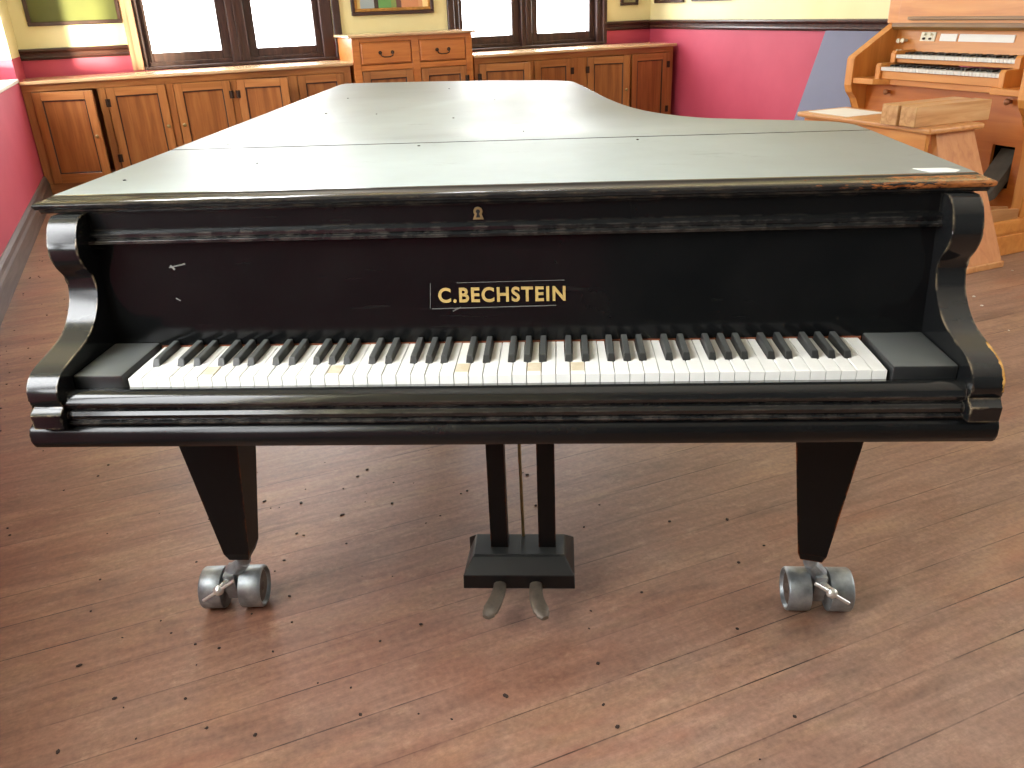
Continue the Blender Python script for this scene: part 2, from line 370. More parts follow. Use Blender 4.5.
# skirting: left wall (two-step), right wall
def skirt(name, x, s, y0, y1):
    bm = NB(); prism(bm, [(x, 0), (x+s*0.03, 0), (x+s*0.03, 0.11), (x+s*0.022, 0.125), (x+s*0.018, 0.15), (x+s*0.006, 0.168), (x, 0.17)], 'y', y0, y1); return struct(name, bm, M['skirting'])
skirt('baseboard_left', XL, 1, YF, 6.42); skirt('baseboard_right', XR, -1, YF, 6.42)

# dado rails
def rail(name, axis, a0, a1, t, s):
    pr = [(t, 0.995), (t+s*0.012, 0.995), (t+s*0.014, 1.005), (t+s*0.024, 1.012), (t+s*0.018, 1.024), (t+s*0.02, 1.045), (t+s*0.034, 1.054), (t+s*0.04, 1.066), (t+s*0.034, 1.078), (t, 1.082)]
    bm = NB()
    if axis == 'x': prism(bm, [(p[0], p[1]) for p in pr], 'x', a0, a1)
    else: prism(bm, pr, 'y', a0, a1)
    return struct(name, bm, M['dado'])
rail('trim_1', 'x', XL, -0.46, YB, -1); rail('trim_2', 'x', 4.05, XR, YB, -1); rail('trim_3', 'y', 0.7, YB, XR, -1)
# window-sill ledge along the left wall
bm = NB(); box(bm, (XL-0.17, 4.6, 0.866), (XL+0.012, 6.36, 0.893), 0.005); struct('trim_4', bm, M['ledge'])
bm = NB(); box(bm, (XL-0.17, -0.9, 0.866), (XL+0.012, 0.7, 0.893), 0.005); struct('added_trim_5', bm, M['ledge'])  # sill of the added near window

def window(name, x0, x1, z0, z1, y, panes, casing=None):
    """Timber window in a wall running along X; y is the room-side face of the sash."""
    root = empty(name, (0, 0, 0), room=True); root['kind'] = 'structure'
    bm = NB(); d0, d1 = y, y+0.09
    xl = min(p[0] for p in panes); xr = max(p[1] for p in panes)
    # outer frame jambs, sill rail, head
    box(bm, (x0, y-0.06, z0), (xl-0.055, y+0.16, z1), 0.004); box(bm, (xr+0.055, y-0.06, z0), (x1, y+0.16, z1), 0.004)
    box(bm, (x0, y-0.04, z1-0.08), (x1, y+0.16, z1), 0.004); box(bm, (x0, y-0.02, z0), (x1, y+0.16, z0+0.045), 0.004)
    mx = [(a[1]+b[0])/2 for a, b in zip(panes, panes[1:])]
    for m_, pa, pb_ in zip(mx, panes, panes[1:]):
        hw = max(0.03, (pb_[0]-pa[1])/2-0.08)
        box(bm, (m_-hw, y-0.05, z0), (m_+hw, y+0.1, z1), 0.006); box(bm, (m_-0.012, y-0.066, z0+0.02), (m_+0.012, y-0.04, z1), 0.004)
    obj('frame', bm, M['window'], root)
    for px0, px1 in panes:
        pz0, pz1 = z0+0.115, z1-0.14; bm = NB(); s = 0.085
        box(bm, (px0-s, d0, z0+0.03), (px0, d1, z1-0.06), 0.005); box(bm, (px1, d0, z0+0.03), (px1+s, d1, z1-0.06), 0.005)
        box(bm, (px0, d0, z0+0.03), (px1, d1, pz0), 0.005); box(bm, (px0, d0, pz1), (px1, d1, z1-0.06), 0.005)
        sash = obj('sash', bm, M['window'], root)
        bm = NB(); box(bm, (px0-0.01, y+0.045, pz0-0.01), (px1+0.01, y+0.049, pz1+0.01)); obj('pane', bm, M['glass'], sash)
    bm = NB(); box(bm, (x0+0.002, YB-0.03, z0-0.014), (x1-0.002, y+0.06, z0+0.012), 0.006); obj('sill', bm, M['window'], root)
    return root

YW = YB+0.07
w1 = window('window_1', W1[0], W1[1], W1[2], W1[3], YW, [(-0.275, 0.29), (0.595, 1.115)])
bm = NB(); box(bm, (-0.455, YB-0.028, 0.875), (-0.365, YB+0.02, WT+0.08), 0.006); obj('casing', bm, M['trimsunlit'], w1, label='casing with sunlight painted in as lighter brown')  # sunlight is put into this side's lighter brown; other casings stay dark
bm = NB(); box(bm, (-0.455, YB-0.028, WT), (1.35, YB+0.02, WT+0.09), 0.006); box(bm, (1.275, YB-0.028, 0.875), (1.345, YB+0.02, WT), 0.006); obj('casing', bm, M['window'], w1)
w2 = window('window_2', W2[0], W2[1], W2[2], W2[3], YW, [(2.545, 3.06), (3.335, 3.92)])
bm = NB(); box(bm, (2.365, YB-0.028, 0.875), (2.43, YB+0.02, WT+0.08), 0.006); box(bm, (4.03, YB-0.028, 0.875), (4.075, YB+0.02, WT+0.08), 0.006); box(bm, (2.365, YB-0.028, WT), (4.075, YB+0.02, WT+0.09), 0.006); obj('casing', bm, M['window'], w2)

def side_window(name, y0, y1, panes, x=XL-0.17):
    root = empty(name, (0, 0, 0), room=True); root['kind'] = 'structure'
    z0, z1 = 0.89, WT; bm = NB()
    box(bm, (x-0.08, y0, z0), (x, y1, z0+0.10), 0.005); box(bm, (x-0.08, y0, z1-0.1), (x, y1, z1), 0.005)
    ys = [y0] + [v for p in panes for v in p] + [y1]
    for k in range(0, len(ys), 2): box(bm, (x-0.08, ys[k], z0), (x, ys[k+1], z1), 0.005)
    fr_ = obj('frame', bm, M['window'], root)
    for a, b in panes:
        bm = NB(); box(bm, (x-0.045, a-0.01, z0+0.09), (x-0.041, b+0.01, z1-0.09)); obj('pane', bm, M['glass'], fr_)
side_window('window_3', 4.6, 6.36, [(4.67, 5.43), (5.53, 6.28)])
side_window('added_window_4', -0.9, 0.7, [(-0.83, -0.15), (-0.05, 0.63)])  # unseen window, added to light the foreground from the left

side_window('added_window_5', -2.6, 0.6, [(-2.53, -1.55), (-1.45, -0.5), (-0.4, 0.53)], XR+0.22)  # out of view, added to brighten the floor on the right

# ------------------------------------------------------------------ cabinets along the back wall
YC = 6.417
def door(parent, x0, x1, z0, z1, hinge, angle=0.0, knob=None, hinges=False, y=0.0, stile=0.062, mat=None):
    w, h = x1-x0, z1-z0
    hx = x0 if hinge == 'l' else x1
    ox = 0 if hinge == 'l' else -w
    bm = NB(); t = 0.021
    box(bm, (ox, -t, 0), (ox+stile, 0, h), 0.002, mi=0); box(bm, (ox+w-stile, -t, 0), (ox+w, 0, h), 0.002, mi=0)
    box(bm, (ox+stile, -t, 0), (ox+w-stile, 0, stile+0.01), 0.002, mi=1); box(bm, (ox+stile, -t, h-stile), (ox+w-stile, 0, h), 0.002, mi=1)
    box(bm, (ox+stile, -0.010, stile), (ox+w-stile, -0.003, h-stile), mi=2)
    # dark moulding round the panel
    m0, m1, n0, n1 = ox+stile, ox+w-stile, stile+0.01, h-stile
    for a, b in (((m0, n0), (m0+0.009, n1)), ((m1-0.009, n0), (m1, n1)), ((m0, n0), (m1, n0+0.009)), ((m0, n1-0.009), (m1, n1))):
        box(bm, (a[0], -0.017, a[1]), (b[0], -0.008, b[1]), 0.002, mi=3)
    d = obj('door', bm, [M['cabz'], M['cab'], M['cabp'], M['window']], parent, (hx, y, z0), (0, 0, -angle if hinge == 'l' else angle))
    if knob:
        kx = ox+w-0.03 if hinge == 'l' else ox+0.03
        bm = NB(); lathe(bm, (kx, -t, knob-z0), (0, -1, 0), [(0, 0.007), (0.012, 0.006), (0.016, 0.013), (0.024, 0.015), (0.03, 0.009), (0.031, 0.001)], 14); obj('knob', bm, M['brass'], d, smooth=True)
    if hinges:
        for zz in (0.12, h-0.14):
            bm = NB(); cyl(bm, (0.0, -t-0.004, zz), (0.0, -t-0.004, zz+0.06), 0.006, seg=10); box(bm, (-0.018, -t-0.003, zz), (0.018, -t, zz+0.06)); obj('hinge', bm, M['iron'], d, label='dark iron hinge')
    return d

def base_cabinet(name, x0, x1, doors, label, end=False):
    """Carcass with a face frame; doors are (x0,x1,hinge,angle,knob,hinges)."""
    root = empty(name, (x0, YC, 0), label=label, cat='cabinet', room=True)
    L = x1-x0; bm = NB()
    dp = YB-YC-0.012; zt = 0.842
    box(bm, (0, 0.02, 0.0), (0.02, dp, zt), mi=0); box(bm, (L-0.02, 0.02, 0), (L, dp, zt), mi=0)
    box(bm, (0.02, dp-0.012, 0), (L-0.02, dp, zt), mi=2); box(bm, (0.02, 0.02, 0.075), (L-0.02, dp, 0.095), mi=2); box(bm, (0.02, 0.02, zt-0.02), (L-0.02, dp, zt), mi=2)
    obj('carcass', bm, [M['cabz'], M['cab'], M['cabp']], root)
    bm = NB(); box(bm, (0, 0, 0.79), (L, 0.02, zt), 0.002, mi=1); box(bm, (0, 0, 0), (L, 0.02, 0.1), 0.002, mi=1)
    edges = [0] + [v-x0 for d in doors for v in d[:2]] + [L]
    for k in range(0, len(edges), 2):
        if edges[k+1]-edges[k] > 0.003: box(bm, (edges[k], 0, 0.1), (edges[k+1], 0.02, 0.79), 0.002, mi=0)
    obj('face_frame', bm, [M['cabz'], M['cab']], root)
    for a, b, hg, an, kn, hs in doors: door(root, a-x0+0.004, b-x0-0.004, 0.103, 0.787, hg, an, kn, hs, y=0.004)
    return root
base_cabinet('low_cabinet', XL+0.004, 1.262, [(-1.2, -0.745, 'l', 0.32, 0.45, False), (-0.69, -0.245, 'l', 0.0, 0.47, True), (-0.19, 0.255, 'r', 0.0, 0.47, True), (0.305, 0.725, 'l', 0.28, None, True), (0.80, 1.20, 'r', 0.0, None, False)],
             'long low pine cabinet with panelled doors under the left-hand back window')
base_cabinet('low_cabinet', 2.405, 4.535, [(2.45, 2.93, 'l', 0.3, None, True), (3.0, 3.40, 'r', 0.0, None, True), (3.565, 3.985, 'l', 0.3, 0.48, True), (4.05, 4.475, 'r', 0.0, None, True)],
             'low pine cabinet with panelled doors between the drawer chest and the pink wall')
for a, b, lab in ((XL+0.002, 1.285, 'pale varnished worktop on the long left-hand low cabinet'), (2.40, 4.56, 'pale varnished worktop on the right-hand low cabinet')):
    bm = NB(); box(bm, (0, -0.03, 0.8425), (b-a, YB-YC-0.031, 0.868), 0.005); tag(obj('worktop', bm, M['top'], None, (a, YC, 0), room=True), lab, 'worktop')

# taller chest of drawers between the windows
YD = 6.395
cx0, cx1 = 1.293, 2.385; L = cx1-cx0
chest = empty('drawer_chest', (cx0, YD, 0), label='taller pine drawer chest with two drawers between the two low cabinets', cat='chest', room=True)
bm = NB(); dp = YB-YD-0.03
box(bm, (0, 0.02, 0), (0.024, dp, 1.058), mi=0); box(bm, (L-0.024, 0.02, 0), (L, dp, 1.058), mi=0); box(bm, (0.024, dp-0.012, 0), (L-0.024, dp, 1.058), mi=0)
obj('carcass', bm, [M['chest']], chest)
bm = NB()
for x0, x1 in ((0, 0.065), (0.525, 0.595), (L-0.062, L)): box(bm, (x0, 0, 0), (x1, 0.02, 1.058), 0.002)
for z0, z1 in ((1.02, 1.058), (0.79, 0.835), (0, 0.09)): box(bm, (0.065, 0.0012, z0), (L-0.062, 0.0195, z1), 0.002)
obj('face_frame', bm, M['chest'], chest)
bm = NB(); box(bm, (-0.035, -0.035, 1.058), (L+0.03, dp, 1.08), 0.006); obj('top_board', bm, M['top'], chest)
bm = NB(); box(bm, (0.01, 0.03, 0.05), (L-0.01, 0.05, 0.06)); obj('plinth', bm, M['chest'], chest)
for x0, x1 in ((0.065, 0.525), (0.595, L-0.062)):
    w = x1-x0; bm = NB(); box(bm, (0.004, 0.003, 0.004), (w-0.004, 0.3, 0.181), 0.002); box(bm, (0.012, -0.004, 0.012), (w-0.012, 0.004, 0.173), 0.003)
    dr = obj('drawer', bm, M['chest'], chest, (x0, 0, 0.837))
    bm = NB(); cxm = w/2
    for s in (-1, 1):
        lathe(bm, (cxm+s*0.055, -0.004, 0.095), (0, -1, 0), [(0, 0.016), (0.004, 0.016), (0.007, 0.006), (0.02, 0.006), (0.022, 0.001)], 12)
    tube(bm, [(cxm-0.055, -0.02, 0.095), (cxm-0.05, -0.026, 0.07), (cxm-0.025, -0.028, 0.06), (cxm+0.025, -0.028, 0.06), (cxm+0.05, -0.026, 0.07), (cxm+0.055, -0.02, 0.095)], 0.0055)
    obj('bail_handle', bm, M['iron'], dr, smooth=True)
door(chest, 0.07, 0.52, 0.095, 0.785, 'l', y=0.004); door(chest, 0.60, L-0.067, 0.095, 0.785, 'r', y=0.004, hinges=True)

# ------------------------------------------------------------------ pictures on the walls
def picture(name, x0, x1, z0, z1, fw, m_out, m_in, m_img, label, cat, side=False, group=None):
    if side: root = empty(name, (XR-0.002, x0, z0), math.radians(-90), label, cat, group, room=True); w = x0-x1
    else: root = empty(name, (x0, YB-0.002, z0), 0, label, cat, group, room=True); w = x1-x0
    h = z1-z0; bm = NB(); t = 0.03
    for a, b in (((0, 0), (w, fw)), ((0, h-fw), (w, h)), ((0, fw), (fw, h-fw)), ((w-fw, fw), (w, h-fw))): box(bm, (a[0], -t, a[1]), (b[0], 0, b[1]), 0.004)
    obj('frame', bm, m_out, root)
    if m_in:
        bm = NB(); g = fw*1.0; k = fw*0.9
        for a, b in (((g, g), (w-g, g+k)), ((g, h-g-k), (w-g, h-g)), ((g, g+k), (g+k, h-g-k)), ((w-g-k, g+k), (w-g, h-g-k))): box(bm, (a[0], -t*0.75, a[1]), (b[0], -0.003, b[1]), 0.004)
        obj('inner_frame', bm, m_in, root); fw = fw*1.9
    bm = NB(); box(bm, (fw*0.9, -0.012, fw*0.9), (w-fw*0.9, -0.002, h-fw*0.9)); obj('picture_sheet' if m_img is not M['olive'] else 'board', bm, m_img, root)
    return root
picture('framed_picture', 1.452, 2.23, 1.228, 1.85, 0.03, M['frame'], M['gilt'], M['bands'], 'gilt framed mirror above the drawer chest, reflections painted as coloured bands', 'picture')  # mirror whose reflections are painted as flat coloured bands
picture('framed_board', -1.156, -0.462, 1.245, 2.2, 0.03, M['frame'], None, M['olive'], 'dark framed olive green board in the far left corner', 'board')
picture('framed_picture', 4.235, 4.436, 1.226, 1.55, 0.028, M['frame'], None, M['print'], 'small dark framed picture right of the right-hand back window', 'picture')
picture('framed_picture', 6.86, 6.35, 1.235, 1.6, 0.028, M['frame'], None, M['print'], 'dark framed picture on the right wall nearest the far corner', 'picture', side=True)
picture('framed_picture', 6.2, 5.6, 1.24, 1.6, 0.028, M['frame'], None, M['print'], 'dark framed picture on the right wall nearest the organ', 'picture', side=True)

# blue-grey board leaning on the right wall
bm = NB(); v = [(4.212, 0.0), (4.230, 0.0), (4.598-0.032, 0.975), (4.598-0.045, 0.99)]
prism(bm, [(4.205, 0.002), (4.222, 0.002), (4.565, 1.0), (4.548, 1.0)], 'y', 3.79, 4.33)
# local origin at the foot of the board
bmesh.ops.translate(bm, verts=bm.verts, vec=(-4.21, -4.06, 0))
tag(obj('leaning_board', bm, M['bluegrey'], None, (4.21, 4.06, 0), room=True), 'blue-grey board leaning against the pink wall beside the organ', 'board')

# ------------------------------------------------------------------ organ console (faces -X)
organ = empty('organ_console', (3.95, 2.475, 0), label='two-manual oak organ console with white keys against the right wall', cat='organ', room=True)
ox, oy = 3.95, 2.475
def R(x, y): return (x-ox, y-oy)
def obox(bm, x0, x1, y0, y1, z0, z1, bev=0.003): box(bm, (x0-ox, y0-oy, z0), (x1-ox, y1-oy, z1), bev)
cheek = [(3.72, 0.0), (4.5, 0.0), (4.5, 1.1), (3.93, 1.1), (3.90, 1.075), (3.61, 0.905), (3.6, 0.89), (3.6, 0.74), (3.615, 0.70), (3.66, 0.66), (3.70, 0.58), (3.72, 0.45)]
for y0, y1 in ((3.02, 3.08), (1.83, 1.89)):
    bm = NB(); prism(bm, [(x-ox, z) for x, z in cheek], 'y', y0-oy, y1-oy, 0.004); obj('side_panel', bm, M['organz'], organ)
# knee panel with a slot for the swell pedal
bm = NB(); kx0, kx1 = 3.73, 3.75
for y0, y1, z0, z1 in ((1.89, 1.942, 0.0, 0.75), (2.075, 3.02, 0.0, 0.75), (1.942, 2.075, 0.0, 0.27), (1.942, 2.075, 0.49, 0.75)): obox(bm, kx0, kx1, y0, y1, z0, z1, 0)
obj('knee_panel', bm, M['organk'], organ)
bm = NB(); obox(bm, 3.95, 3.97, 1.90, 3.01, 0.02, 0.75, 0); obj('back_panel', bm, M['hole'], organ)
# key desk with stepped ends
bm = NB(); dk = [(3.61, 3.019), (3.61, 2.86), (3.685, 2.80), (3.685, 2.12), (3.61, 2.06), (3.61, 1.891), (3.93, 1.891), (3.93, 3.019)]
prism(bm, [R(*p) for p in dk], 'z', 0.752, 0.785, 0.004); obj('key_desk', bm, M['organ'], organ)
for y, zk_ in ((2.835, 0.707), (2.02, 0.713)):
    bm = NB(); lathe(bm, (3.73-ox, y-oy, zk_), (-1, 0, 0), [(0, 0.010), (0.02, 0.009), (0.024, 0.015), (0.034, 0.017), (0.04, 0.010), (0.041, 0.001)], 16); obj('knee_knob', bm, M['knob'], organ, smooth=True)
def manual(xf, y0, y1, zt, desk0):
    bm = NB(); obox(bm, xf+0.012, xf+0.15, y0, y1, desk0, zt-0.022, 0.002); k = obj('manual', bm, M['organ'], organ)
    for a, b in ((y1, y1+0.035), (y0-0.035, y0)):
        bm = NB(); prism(bm, [(xf-0.005-ox, desk0), (xf-0.005-ox, zt+0.006), (xf+0.006-ox, zt+0.02), (xf+0.15-ox, zt+0.02), (xf+0.15-ox, desk0)], 'y', a-oy, b-oy, 0.002); obj('key_cheek', bm, M['organz'], k)
    n = 34; pt = (y1-y0)/n
    for i in range(n):
        ya = y1-pt*i
        bm = NB(); obox(bm, xf, xf+0.148, ya-pt+0.0007, ya-0.0007, zt-0.02, zt, 0.0012); obj('white_key', bm, M['ivory'], k)
    for i in range(1, n):
        if (i % 7) in (0, 3): continue
        ya = y1-pt*i
        bm = NB(); prism(bm, [(xf+0.05-ox, zt+0.0005), (xf+0.055-ox, zt+0.011), (xf+0.148-ox, zt+0.011), (xf+0.148-ox, zt+0.0005)], 'y', ya-0.0058-oy, ya+0.0058-oy); obj('black_key', bm, M['ebony'], k)
manual(3.65, 2.055, 2.85, 0.851, 0.785)
manual(3.75, 2.058, 2.845, 0.915, 0.87)
# stop panel, lamp pelmet, music desk case
bm = NB(); prism(bm, [(3.895-ox, 0.90), (3.915-ox, 0.90), (3.945-ox, 1.065), (3.925-ox, 1.065)], 'y', 1.891-oy, 3.019-oy); obj('stop_panel', bm, M['organ'], organ)
bm = NB(); prism(bm, [(3.86-ox, 1.062), (3.875-ox, 1.046), (4.2-ox, 1.046), (4.2-ox, 1.082), (3.86-ox, 1.082)], 'y', 1.891-oy, 3.019-oy, 0.003); obj('pelmet', bm, M['pelmet'], organ)
def plate(name, y0, y1, z0, z1, mat):
    f = lambda z: 3.895+(z-0.90)*0.03/0.165-0.006
    bm = NB(); prism(bm, [(f(z0)-ox, z0), (f(z0)+0.007-ox, z0), (f(z1)+0.007-ox, z1), (f(z1)-ox, z1)], 'y', y0-oy, y1-oy, 0.001); return obj(name, bm, mat, organ)
pl = plate('control_plate', 2.725, 2.83, 0.983, 1.032, M['plate'])
for yy, zz in ((2.80, 0.997), (2.755, 0.997), (2.80, 1.02), (2.755, 1.02)):
    bm = NB(); f = 3.895+(zz-0.9)*0.03/0.165
    lathe(bm, (f-0.006-ox, yy-oy, zz), (-1, 0, 0), [(0, 0.007), (0.012, 0.006), (0.013, 0.001)], 12); obj('switch_knob', bm, M['iron'] if zz < 1.0 else M['plate'], pl, smooth=True)
plate('white_panel', 2.575, 2.69, 0.985, 1.024, M['paper']); plate('white_panel', 2.21, 2.56, 0.985, 1.024, M['paper'])
for yy, zz in ((2.957, 0.983), (2.925, 0.985)):
    bm = NB(); lathe(bm, (3.905-ox, yy-oy, zz), (-1, 0, 0), [(0, 0.008), (0.03, 0.008), (0.033, 0.014), (0.04, 0.013), (0.041, 0.001)], 14); obj('stop_knob', bm, M['plate'], organ, smooth=True)
for yy in (2.96, 2.935):
    bm = NB(); lathe(bm, (3.90-ox, yy-oy, 0.925), (-1, 0, 0), [(0, 0.007), (0.02, 0.007), (0.024, 0.011), (0.03, 0.01), (0.031, 0.001)], 12); obj('stop_knob', bm, M['plate'], organ, smooth=True)
bm = NB()
prism(bm, [(3.885-ox, 1.083), (4.49-ox, 1.083), (4.49-ox, 1.62), (3.885-ox, 1.62)], 'y', 1.83-oy, 3.08-oy, 0.004); obj('upper_case', bm, M['organ'], organ)
bm = NB(); prism(bm, [(3.872-ox, 1.083), (3.884-ox, 1.083), (3.8845-ox, 1.60), (3.879-ox, 1.60)], 'y', 1.89-oy, 2.985-oy, 0.003); obj('music_desk', bm, M['organ'], organ)
bm = NB(); prism(bm, [(3.835-ox, 1.103), (3.88-ox, 1.096), (3.89-ox, 1.118), (3.835-ox, 1.118)], 'y', 1.92-oy, 2.88-oy, 0.002); obj('music_ledge', bm, M['pelmet'], organ)
# swell pedal in its slot
bm = NB(); prism(bm, [(3.78-ox, 0.47), (3.80-ox, 0.46), (3.745-ox, 0.32), (3.665-ox, 0.225), (3.62-ox, 0.215), (3.60-ox, 0.235), (3.62-ox, 0.265), (3.70-ox, 0.36)], 'y', 1.948-oy, 2.06-oy, 0.004); obj('swell_pedal', bm, M['shoe'], organ)
bm = NB(); tube(bm, [(3.72-ox, 1.963-oy, 0.33), (3.70-ox, 1.958-oy, 0.30), (3.69-ox, 1.955-oy, 0.27)], 0.007); obj('pedal_glint', bm, M['natural'], organ, label='pale strip for the highlight on the swell pedal edge')  # pale tube painted in for the highlight on the pedal's edge

# pedalboard
pb = empty('organ_pedalboard', (3.5, 2.29, 0), label='wooden organ pedalboard on the floor under the organ bench', cat='pedalboard', room=True)
bm = NB(); px, py = 3.5, 2.29
def pbox(bm, x0, x1, y0, y1, z0, z1, bev=0.003): box(bm, (x0-px, y0-py, z0), (x1-px, y1-py, z1), bev)
for y0, y1 in ((1.70, 1.735), (2.845, 2.88)):
    bm = NB(); pbox(bm, 3.04, 3.70, y0, y1, 0.0, 0.105); prism(bm, [(3.04-px, 0.118), (3.70-px, 0.118), (3.70-px, 0.178), (3.04-px, 0.174)], 'y', y0-py, y1-py, 0.003)
    pbox(bm, 3.05, 3.69, y0+0.008, y1-0.004, 0.10, 0.12, 0); obj('side_rail', bm, M['organ'], pb)
bm = NB(); pbox(bm, 3.04, 3.07, 1.735, 2.845, 0.0, 0.1); pbox(bm, 3.67, 3.70, 1.735, 2.845, 0.0, 0.15); pbox(bm, 3.07, 3.67, 1.735, 2.845, 0.02, 0.04, 0); obj('frame', bm, M['organ'], pb)
nn = 17; pp = 1.09/nn
for i in range(nn):
    yc = 1.765+pp*i+0.01
    bm = NB(); pbox(bm, 3.075, 3.665, yc-0.011, yc+0.011, 0.09, 0.135, 0.004); obj('natural_pedal', bm, M['natural'], pb)
for i in range(nn-1):
    if i % 7 in (2, 6): continue
    yc = 1.765+pp*(i+0.5)+0.01
    bm = NB(); prism(bm, [(3.40-px, 0.10), (3.40-px, 0.185), (3.415-px, 0.205), (3.46-px, 0.214), (3.52-px, 0.216), (3.665-px, 0.20), (3.665-px, 0.10)], 'y', yc-0.010-py, yc+0.010-py, 0.003); obj('sharp_pedal', bm, M['natural'], pb)

# organ bench with splayed end panels
bench = empty('organ_bench', (3.12, 2.29, 0), label='wooden organ bench with splayed legs in front of the organ', cat='bench', room=True)
bx, by = 3.12, 2.29
bm = NB(); box(bm, (2.95-bx, 1.815-by, 0.633), (3.312-bx, 2.735-by, 0.660), 0.009, 3); obj('seat_board', bm, M['bench'], bench)
for s in (-1, 1):
    bm = NB(); yt, yb = by+s*0.435, by+s*0.72
    A = [(3.035, 0.633), (3.285, 0.633), (3.30, 0.03), (2.955, 0.03)]
    va = []; 
    for t in (0, 0.032):
        va.append([bm.verts.new((x-bx, (yb+(yt-yb)*((z-0.03)/0.603)) - s*t - by, z)) for x, z in A])
    a, b = va
    bm.faces.new(a); bm.faces.new(list(reversed(b)))
    for i in range(4): bm.faces.new((a[i], b[i], b[(i+1) % 4], a[(i+1) % 4]))
    leg = obj('end_panel', bm, M['benchz'], bench)
    bm = NB(); y0, y1 = sorted((yb+s*0.008-by, yb-s*0.06-by)); box(bm, (2.93-bx, y0, 0), (3.312-bx, y1, 0.032), 0.004); obj('foot', bm, M['bench'], leg)
bm = NB(); box(bm, (2.985-bx, 1.86-by, 0.50), (3.01-bx, 2.71-by, 0.633), 0.003); obj('apron', bm, M['organ'], bench)
for k, (y0, y1, x0, x1, lab) in enumerate(((1.887, 1.985, 2.925, 3.42, 'planed wooden beam on the organ bench, nearer the camera'), (1.99, 2.092, 2.915, 3.40, 'planed wooden beam on the organ bench, just behind the nearer beam'))):
    bm = NB(); xc, yc = (x0+x1)/2, (y0+y1)/2
    box(bm, (x0-xc, y0-yc, 0), (x1-xc, y1-yc, 0.096), 0.003); tag(obj('wooden_beam', bm, M['beam'], None, (xc, yc, 0.6602), (0, 0, 0.0), room=True), lab, 'beam', 'planed beams lying on the organ bench')
bm = NB(); box(bm, (-0.13, -0.15, 0), (0.13, 0.15, 0.0025)); tag(obj('bench_glare', bm, M['paper'], None, (3.115, 2.53, 0.6603), room=True), 'white patch painted as glare on the far end of the organ bench', 'paper')  # thin white slab standing in for glare on the seat board

# ------------------------------------------------------------------ THE PIANO (world axes: x along the keyboard, y away from the player)
piano = empty('grand_piano', (0, 1.2, 0), label='old black grand piano with chipped lacquer in the middle of the room', cat='piano')
PO = Vector((0, -1.2, 0))                           # parts are modelled in keyboard coordinates
def part(name, bm, mat, parent=None, smooth=False, label=None):
    p = parent or piano
    return obj(name, bm, mat, p, PO if p is piano else (0, 0, 0), smooth=smooth, label=label)

# lid outline
bent = [(0.783, 0.70), (0.780, 0.76), (0.765, 0.80), (0.735, 0.835), (0.66, 0.875), (0.56, 0.92), (0.46, 0.975), (0.375, 1.09), (0.315, 1.25), (0.265, 1.5), (0.225, 1.78), (0.195, 2.0), (0.172, 2.14)]
bent_s = smooth_pts(bent, 4)
tail = [(0.155, 2.18), (0.10, 2.225), (0.0, 2.275), (-0.15, 2.325), (-0.35, 2.375), (-0.6, 2.41), (-0.76, 2.425), (-0.797, 2.41), (-0.808, 2.37)]
main = [(-0.787, 0.672)] + [(0.785, 0.672)] + bent_s + tail
front = [(-0.781, 0.131), (0.786, 0.131), (0.785, 0.664), (-0.786, 0.664)]
def offset_dirs(pts, fixed_y):
    """inward unit offsets for a counter-clockwise outline; vertices on the hinge line move in x only"""
    n = len(pts); out = []
    for i, p in enumerate(pts):
        a = Vector(pts[i-1]); b = Vector(p); c = Vector(pts[(i+1) % n])
        e1 = (b-a); e2 = (c-b)
        n1 = Vector((-e1.y, e1.x)).normalized() if e1.length > 1e-6 else Vector((0, 0)); n2 = Vector((-e2.y, e2.x)).normalized() if e2.length > 1e-6 else n1
        d = n1+n2
        d = d/max(0.35, (1+n1.dot(n2))) if d.length > 1e-6 else n1
        if abs(p[1]-fixed_y) < 1e-3: d = Vector((-1 if p[0] > 0 else 1, 0))
        out.append(d)
    return out
LIDP = [(0.9625, 0.020), (0.9635, 0.012), (0.967, 0.0085), (0.97, 0.008), (0.972, 0.003), (0.9755, 0.0005), (0.979, 0.0), (0.9815, 0.002), (0.9826, 0.005), (0.9818, 0.008), (0.9820, 0.018), (0.9832, 0.030), (0.9862, 0.039), (0.9870, 0.042), (0.9873, 0.046)]
def lid(name, pts, fy):
    ds = offset_dirs(pts, fy); bm = NB(); rings = []
    for z, i in LIDP:
        sd = i if i <= 0.006 else 0.006+(i-0.006)*0.22                 # the wide moulding runs along the front only
        rings.append([bm.verts.new((p[0]+d.x*sd, p[1]+d.y*(i if p[1] < 0.2 else sd), z)) for p, d in zip(pts, ds)])
    n = len(pts)
    for A, B in zip(rings, rings[1:]):
        for k in range(n): bm.faces.new((A[k], A[(k+1) % n], B[(k+1) % n], B[k])).material_index = 1
    bm.faces.new(list(reversed(rings[0]))); bm.faces.new(rings[-1])
    return part(name, bm, [M['lid'], M['lidedge']], smooth=True)
lid('lid_front_flap', front, 0.664); lid('lid', main, 0.672)
# long hinge pins in the joint
bm = NB(); box(bm, (-0.77, 0.6643, 0.963), (0.765, 0.6717, 0.978)); part('lid_hinge', bm, M['hole'])

# case (rim)
ds = offset_dirs(main, 0.672); ins = [(p[0]+d.x*0.034, p[1]+d.y*0.034) for p, d in zip(main, ds)]
rim = [(-0.753, 0.205), (0.753, 0.205), (0.753, 0.70)] + ins[2:-1] + [ins[-1]]
bm = NB(); prism(bm, rim, 'z', 0.64, 0.9620, 0.004, 1); part('case', bm, M['black'], smooth=True)

